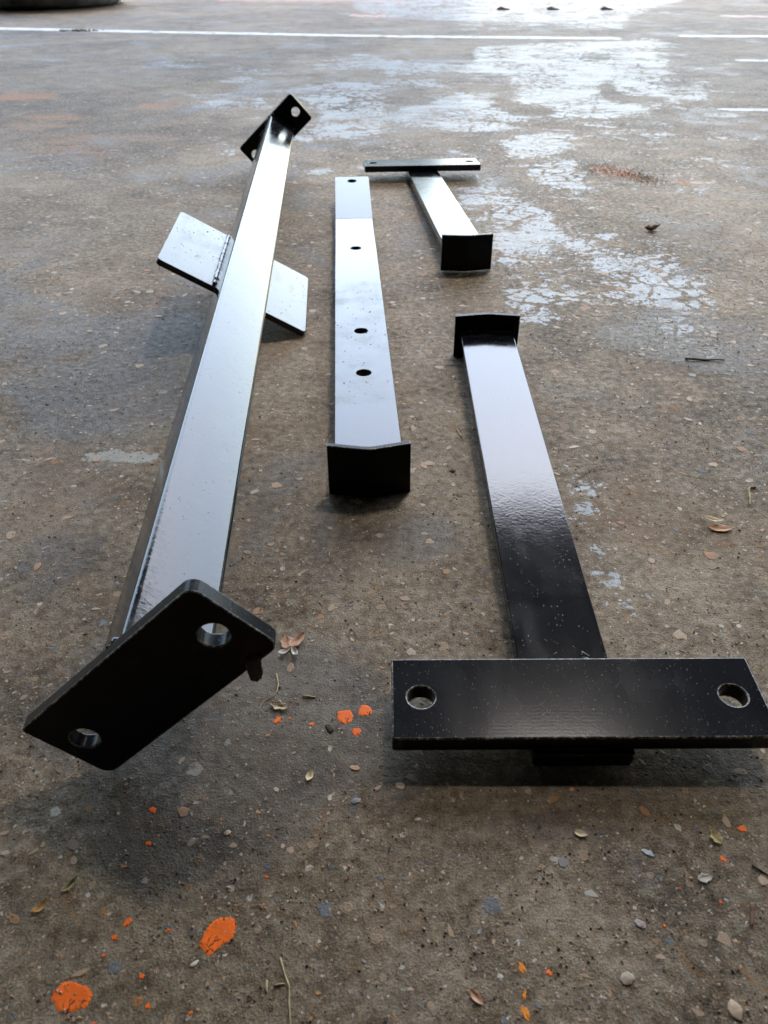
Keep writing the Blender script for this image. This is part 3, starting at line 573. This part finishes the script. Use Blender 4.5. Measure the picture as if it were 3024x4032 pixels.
# long square tube with end plates and a wing plate, rolled over on one corner
BL = 1.17638; BW0, BW1, BH, BR = -.0208, .0228, .0388, .0036
B = thing('post_bracket', 'longest black square tube with slanted drilled end plates and a wing plate', 'bracket', pose(-.09879, .25181, .0757, .00416, .55691, .05678))
prof = rrect(BW0, BW1, -BH, 0, BR, 5); bm = bmesh.new(); rings = []
for i in range(41):
    y = .0002 + (BL-.0004)*i/40; rings.append([bm.verts.new((x, y, z)) for x, z in prof])
for q, s in zip(rings, rings[1:]):
    for k in range(len(prof)): bm.faces.new((q[k], s[k], s[(k+1) % len(prof)], q[(k+1) % len(prof)]))
bm.faces.new(rings[0]); bm.faces.new(rings[-1][::-1]); bmesh.ops.recalc_face_normals(bm, faces=bm.faces)
me = bpy.data.meshes.new('square_tube'); bm.to_mesh(me); bm.free(); smooth(me, 30); obj('square_tube', me, P_beam, B)
def end_plate(y, rl, cx_, cz_, a, b, th, hs, r, holes_r=.0069):
    me = slab('end_plate', rrect(-a/2, a/2, -b/2, b/2, r), [(0, hs, holes_r), (0, -hs, holes_r)], thick=th, bevel=.0007)
    edged(me, P_end, worn)
    # sheet xy -> plate xz, thickness along -y ; then roll in the plate's plane
    me.transform(Matrix.Translation((cx_, y, cz_)) @ Matrix.Rotation(rl, 4, 'Y') @ Matrix.Rotation(PI/2, 4, 'X'))
    return obj('end_plate', me, P_end, B)
end_plate(0, .25821, -.00069, -.01678, .05, .1253, .0083, .0475, (.006, .006, .006, .0028))
end_plate(BL+.0083, .27721, -.00154, -.02216, .0502, .1223, .0083, .0475, .005)
me = slab('wing_plate', rrect(-.07861, .07933, .5092, .66351, .005), thick=.006, bevel=.0007)
me.transform(Matrix.Translation((0, 0, -.0389)) @ Matrix.Rotation(-.03321, 4, 'Y') @ Matrix.Translation((0, 0, -.006))); obj('wing_plate', me, P_wing, B)
for a, b_, r in (((BW0, BL-.001, 0), (BW1, BL-.001, 0), .003), ((BW0, .001, -.002), (BW0, .001, -BH), .0038), ((BW1, .001, -.004), (BW1, .001, -BH), .0025), ((BW0, BL-.001, -.002), (BW0, BL-.001, -BH), .003), ((BW0, .001, 0), (BW1, .001, 0), .0022)):
    obj('weld_bead', weld(a, b_, r), P_weld, B)
obj('weld_bead', weld((BW0-.0009, .511, -.0378), (BW0-.0009, .662, -.0378), .0021, 44), P_weld, B)
obj('weld_bead', weld((BW1+.001, .515, -.0375), (BW1+.001, .66, -.0375), .0022, 40), P_weld, B)
mud = plain('wet_mud', (.014, .011, .007), (.035, .026, .016), 400, .6, .8)
u = Vector((.0235, .0455)); s_, c_ = math.sin(.25821), math.cos(.25821)
o = obj('mud_clump', lump(.0034, .0011, .0082, 3, .45, 1.8, 5, False), mud, B, (-.00069 + u.x*c_ + u.y*s_ + .0022, -.0092, -.01678 - u.x*s_ + u.y*c_ - .002)); o.rotation_euler = (0, -.55, 0)

# ------------------------------------------------------------------ loose things
straw = plain('dry_straw', (.30, .22, .10), (.46, .37, .20), 300, .7, .2)
bark = plain('dark_twig', (.035, .028, .018), (.09, .07, .045), 300, .8, .4)
def stalk(name, label, cat, pts, r, mat, taper=.55, wob=.15, group=None):
    P = [Vector((x, y, 0)) for x, y in pts]; Q = []
    for i in range(len(P)-1):
        for k in range(5): Q.append(P[i].lerp(P[i+1], k/5))
    Q.append(P[-1]); n = len(Q); base = Q[0].copy()
    Q = [q + Vector((0, 0, r*1.02 + .3*r*math.sin(i*.9))) - base for i, q in enumerate(Q)]
    o = obj(name, tube(Q, [r*(1 - taper*i/n) for i in range(n)], 7, wob), mat, None, base); return tag(o, label, cat, group)
stalk('dry_stalk', 'thin bent dry stem beside the mud stained corner of the slanted end plate', 'stalk', [(-.0608,.308),(-.0589,.301),(-.0589,.296),(-.0605,.292),(-.0647,.289),(-.0666,.286),(-.0674,.2827)], .00042, straw)
stalk('root_fibre', 'long thin curved brown fibre at the bottom edge of the picture', 'fibre', [(-.0425,.1545),(-.0405,.149),(-.0378,.1435),(-.0372,.137),(-.0358,.129),(-.035,.122)], .00042, straw, .2)
stalk('twig', 'straight dark green twig on the right of the floor beside a pale damp patch', 'twig', [(.2921,.7108),(.310,.7094),(.3296,.708)], .0011, bark, .5)
stalk('straw_piece', 'short cream straw between the strap and the front T bracket', 'straw', [(.0606,.5775),(.0622,.572),(.0636,.5655)], .0008, straw, .3)
stalk('hooked_twig', 'thin hooked twig standing out near the right edge above the cream leaf', 'twig', [(.2790,.4925),(.2745,.4925),(.2725,.489),(.2695,.479),(.2663,.4704)], .0008, straw, .4)
stalk('twig', 'dark thin twig at the right edge below the front cross plate', 'twig', [(.1655,.1942),(.1692,.1912),(.1735,.1880)], .00055, bark, .4)
stalk('bark_sliver', 'brown bark sliver lying upright in the lower right corner area', 'bark', [(.1588,.1765),(.1575,.1725),(.1552,.1670)], .0009, plain('red_bark', (.16,.075,.04), (.27,.15,.08), 300, .8, .4), .4)
stalk('straw_piece', 'tiny straw pointing up, right of the long curved fibre', 'straw', [(-.0470,.1457),(-.0467,.1412)], .00055, straw, .2)
stalk('straw_piece', 'tiny straw lying level, close beside the long curved fibre', 'straw', [(-.0436,.1438),(-.0398,.1446)], .0005, straw, .2)
stalk('straw_piece', 'pale straw lying level between the slanted end plate and the orange paint', 'straw', [(-.0447,.2918),(-.0375,.2912)], .00055, straw, .2)
tanl = plain('tan_leaf', (.42, .21, .10), (.55, .31, .16), 160, .7, .3); crm = plain('cream_leaf', (.62, .50, .28), (.75, .64, .42), 200, .65, .3)
brn = plain('brown_leaf', (.075, .038, .018), (.20, .10, .045), 180, .7, .5); pale = plain('pale_husk', (.52, .47, .40), (.68, .63, .55), 220, .7, .4)
russ = plain('russet_leaf', (.34, .15, .055), (.60, .38, .26), 130, .7, .4, det=7)
def put(name, bm, mat, label, cat, xy, rz=0., rx=0., ry=0., z=.0001, group=None):
    o = obj(name, bm, mat, None, (*xy, z)); o.rotation_euler = (rx, ry, rz); return tag(o, label, cat, group)
put('dry_leaf', leaf(.017, .008, .25, .2, 3), tanl, 'flat tan leaf lying under the cream leaf at the right', 'leaf', (.2350, .4420), -.12)
put('dry_leaf', leaf(.0135, .0045, .5, .5, 5), crm, 'narrow cream leaf lying across the flat tan leaf', 'leaf', (.2322, .4490), -.45, z=.0022)
put('dry_leaf', leaf(.023, .012, .9, .8, 8, lobes=.15), brn, 'curled dark brown leaf on the floor beyond the pale damp patch', 'leaf', (.3690, 1.115), .2)
t = thing('torn_leaf', 'torn russet leaf with two pale tips beside the slanted end plate', 'leaf', Matrix.Translation((-.0545, .3285, 0)))
for nm, bmx, m, x, y, z, rz in (('leaf_blade', leaf(.013, .0075, .3, .25, 11, lobes=.12), russ, -.0022, .0030, .0002, 1.9), ('leaf_blade', leaf(.014, .006, .45, .25, 12, lobes=.1), russ, .0035, .0045, .0008, .95), ('leaf_tip', leaf(.008, .003, .9, .5, 13), pale, -.0030, -.0045, .0012, .55), ('leaf_tip', leaf(.008, .0032, 1.0, .6, 14), pale, .0028, -.0055, .0012, -1.15)):
    o = obj(nm, bmx, m, t, (x, y, z)); o.rotation_euler.z = rz
put('wet_leaf_scrap', leaf(.011, .005, .5, .4, 21, lobes=.3), plain('wet_scrap', (.20,.11,.03), (.55,.42,.24), 260, .4, .6), 'crumpled yellow brown leaf scrap in the damp patch left of the orange paint', 'leaf', (-.0565, .2845), -.35)
put('seed_husk', leaf(.0062, .0032, .6, .5, 22), crm, 'small cream seed husk in front of the strap, near the grey pebble', 'husk', (-.0368, .2409), 1.25)
put('winged_seed', leaf(.0085, .0028, .8, .5, 23), plain('olive_seed', (.16,.12,.035), (.40,.33,.13), 300, .6, .4), 'olive winged seed lying at the lower left', 'seed', (-.1383, .1848), .85)
put('curled_husk', leaf(.0072, .003, 1.4, .3, 24), plain('amber_husk', (.42,.20,.035), (.55,.31,.08), 300, .6, .3), 'amber curled husk near the left edge below the winged seed', 'husk', (-.1478, .1752), .8)
put('seed_husk', leaf(.006, .003, .5, .5, 25), crm, 'small pale seed husk left of the bright orange paint dab at the lower right', 'husk', (.0915, .2095), -.3)
put('dry_leaf', leaf(.0068, .003, .5, .4, 26), russ, 'small rust brown leaf near the bottom edge, right of centre', 'leaf', (.0365, .1392), -.9)
put('leaf_scrap', leaf(.0075, .0045, .4, .4, 27, lobes=.2), plain('mustard_scrap', (.28,.18,.04), (.55,.44,.20), 280, .5, .4), 'mustard yellow leaf scrap at the lower right beside the orange dab', 'leaf', (.1535, .2078), 1.9)
ob = bmesh.new()
put('leaf_scrap', leaf(.0068, .004, .2, .15, 28, lobes=.2), plain('dusty_scrap', (.34,.29,.22), (.48,.42,.33), 220, .8, .4), 'pale torn scrap on the floor at the lower right', 'leaf', (.1424, .1883), .15)
for nm, lab, xy, sx, sy, sz, mt, rz in (
    ('pebble', 'smooth blue grey pebble in front of the strap', (-.0137,.2271), .0031, .0022, .0013, plain('grey_pebble', (.17,.185,.19), (.24,.255,.26), 200, .5, .1), .3),
    ('pebble', 'round tan pebble below the slanted end plate', (-.0729,.2103), .0022, .0018, .0012, plain('tan_pebble', (.36,.25,.14), (.46,.35,.22), 300, .6, .2), .8),
    ('pebble', 'orange stone in front of the strap, above the grey pebble', (-.0145,.2458), .0034, .0021, .0009, plain('orange_stone', (.42,.21,.085), (.55,.32,.16), 300, .6, .2), -.2),
    ('mud_crumb', 'dark mud crumb on the floor between the strap and the front T bracket', (.053,.5152), .0030, .0026, .0022, dirt, .2),
    ('mud_clod', 'crumbly dark mud clod just below the large orange paint flake', (-.0286,.2704), .0040, .0026, .0018, dirt, -.9),
    ('slate_chip', 'small black slate chip beside the front T bracket', (.1223,.547), .0042, .0012, .0012, bark, .1),
    ('flint', 'brown grey flint flake in the lower right, near the bark sliver', (.1084,.1682), .0036, .0022, .0012, plain('flint_brown', (.20,.15,.12), (.34,.28,.25), 200, .35, .2), -.7),
    ('flint', 'shiny grey flint in the damp streak below the front cross plate', (.1202,.2003), .0042, .0018, .0014, plain('flint_grey', (.22,.235,.25), (.38,.39,.41), 200, .3, .2), -.6),
    ('pebble', 'cream and tan broken stone near the bottom right', (.0977,.1465), .0040, .0032, .0016, chip_mat('cream_stone', (.38, .29, .19)), .4),
    ('pebble', 'large tan stone at the bottom right corner', (.137,.1348), .0036, .0050, .0015, chip_mat('corner_stone', (.46, .32, .2)), .1),
    ('bone_chip', 'small pale chip between the two large orange paint spots', (-.0773,.1523), .0026, .0011, .0010, pale, .7)):
    put(nm, lump(sx*.75, sy*.75, sz*.34, 3, .28, 1.7, hash(lab) % 50 if False else len(lab)), mt, lab, nm.replace('_', ' '), xy, rz)
# three curled leaves far off on the bright wet strip
proto = None
for i, (x, lab) in enumerate(((.5921, 'leftmost of three brown curled leaves on the far wet strip'), (.8336, 'middle of three brown curled leaves on the far wet strip'), (1.0937, 'rightmost of three brown curled leaves on the far wet strip'))):
    if proto is None:
        b = lump(.020, .014, .012, 3, .35, 2., 6)
        for v in b.verts:
            if v.co.x > 0: k = v.co.x/.023; v.co.x *= 1.9; v.co.y *= max(.12, 1-.85*k); v.co.z *= max(.15, 1-.75*k)
        proto = obj('curled_leaf', b, plain('fawn_leaf', (.55,.40,.28), (.70,.55,.42), 60, .75, .5)); o = proto
    else: o = proto.copy(); link(o)
    o.location = (x-.02, 4.58, 0); o.rotation_euler.z = -.08; tag(o, lab, 'leaf', 'curled leaves on the far wet strip')
# tyre lying on its side, mostly out of frame
ty = thing('tyre', 'dark rubber tyre lying on its side in the top left corner', 'tyre', Matrix.Translation((-1.75, 4.90, 0)))
rub = plain('dusty_rubber', (.10, .105, .11), (.22, .225, .23), 14, .6, .15)
def lathe(name, prof, n=64):
    bm = bmesh.new(); rr = [[bm.verts.new((r*math.cos(2*PI*k/n), r*math.sin(2*PI*k/n), z)) for r, z in prof] for k in range(n)]
    for k in range(n):
        for j in range(len(prof)-1): bm.faces.new((rr[k][j], rr[(k+1) % n][j], rr[(k+1) % n][j+1], rr[k][j+1]))
    bmesh.ops.recalc_face_normals(bm, faces=bm.faces)
    for f in bm.faces: f.smooth = True
    return bm
obj('tyre_carcass', lathe('c', [(.23, .025), (.25, .008), (.31, .0), (.36, .006), (.395, .028), (.408, .06), (.41, .10), (.408, .14), (.395, .172), (.36, .194), (.31, .2), (.25, .192), (.23, .175), (.245, .16), (.30, .165), (.35, .15), (.37, .10), (.35, .05), (.30, .035), (.245, .04), (.23, .025)]), rub, ty)
tb = bmesh.new()
for k in range(48):
    a = 2*PI*k/48
    for z0, z1, d in ((.075, .115, .0), (.125, .17, .5)):
        q = bmesh.new(); bx(q, -.009, .009, -.016, .016, z0, z1); q.transform(Matrix.Rotation(a + d*2*PI/48, 4, 'Z') @ Matrix.Translation((.409, 0, 0))); m_ = bpy.data.meshes.new('x'); q.to_mesh(m_); q.free(); tb.from_mesh(m_); bpy.data.meshes.remove(m_)
o = obj('tread_block', tb, rub, ty); o['kind'] = 'stuff'
mossm = plain('moss', (.11, .12, .03), (.24, .23, .07), 200, .9, .4)
def mossp(): return -1.19 + rng.normal(0, .035), 3.635 + rng.normal(0, .010)
o = scatter('moss_tuft', grains(90, .003, .008, 0, 0, xf=mossp), [mossm], None); tag(o, 'small green moss tuft growing on the far white line', 'moss')
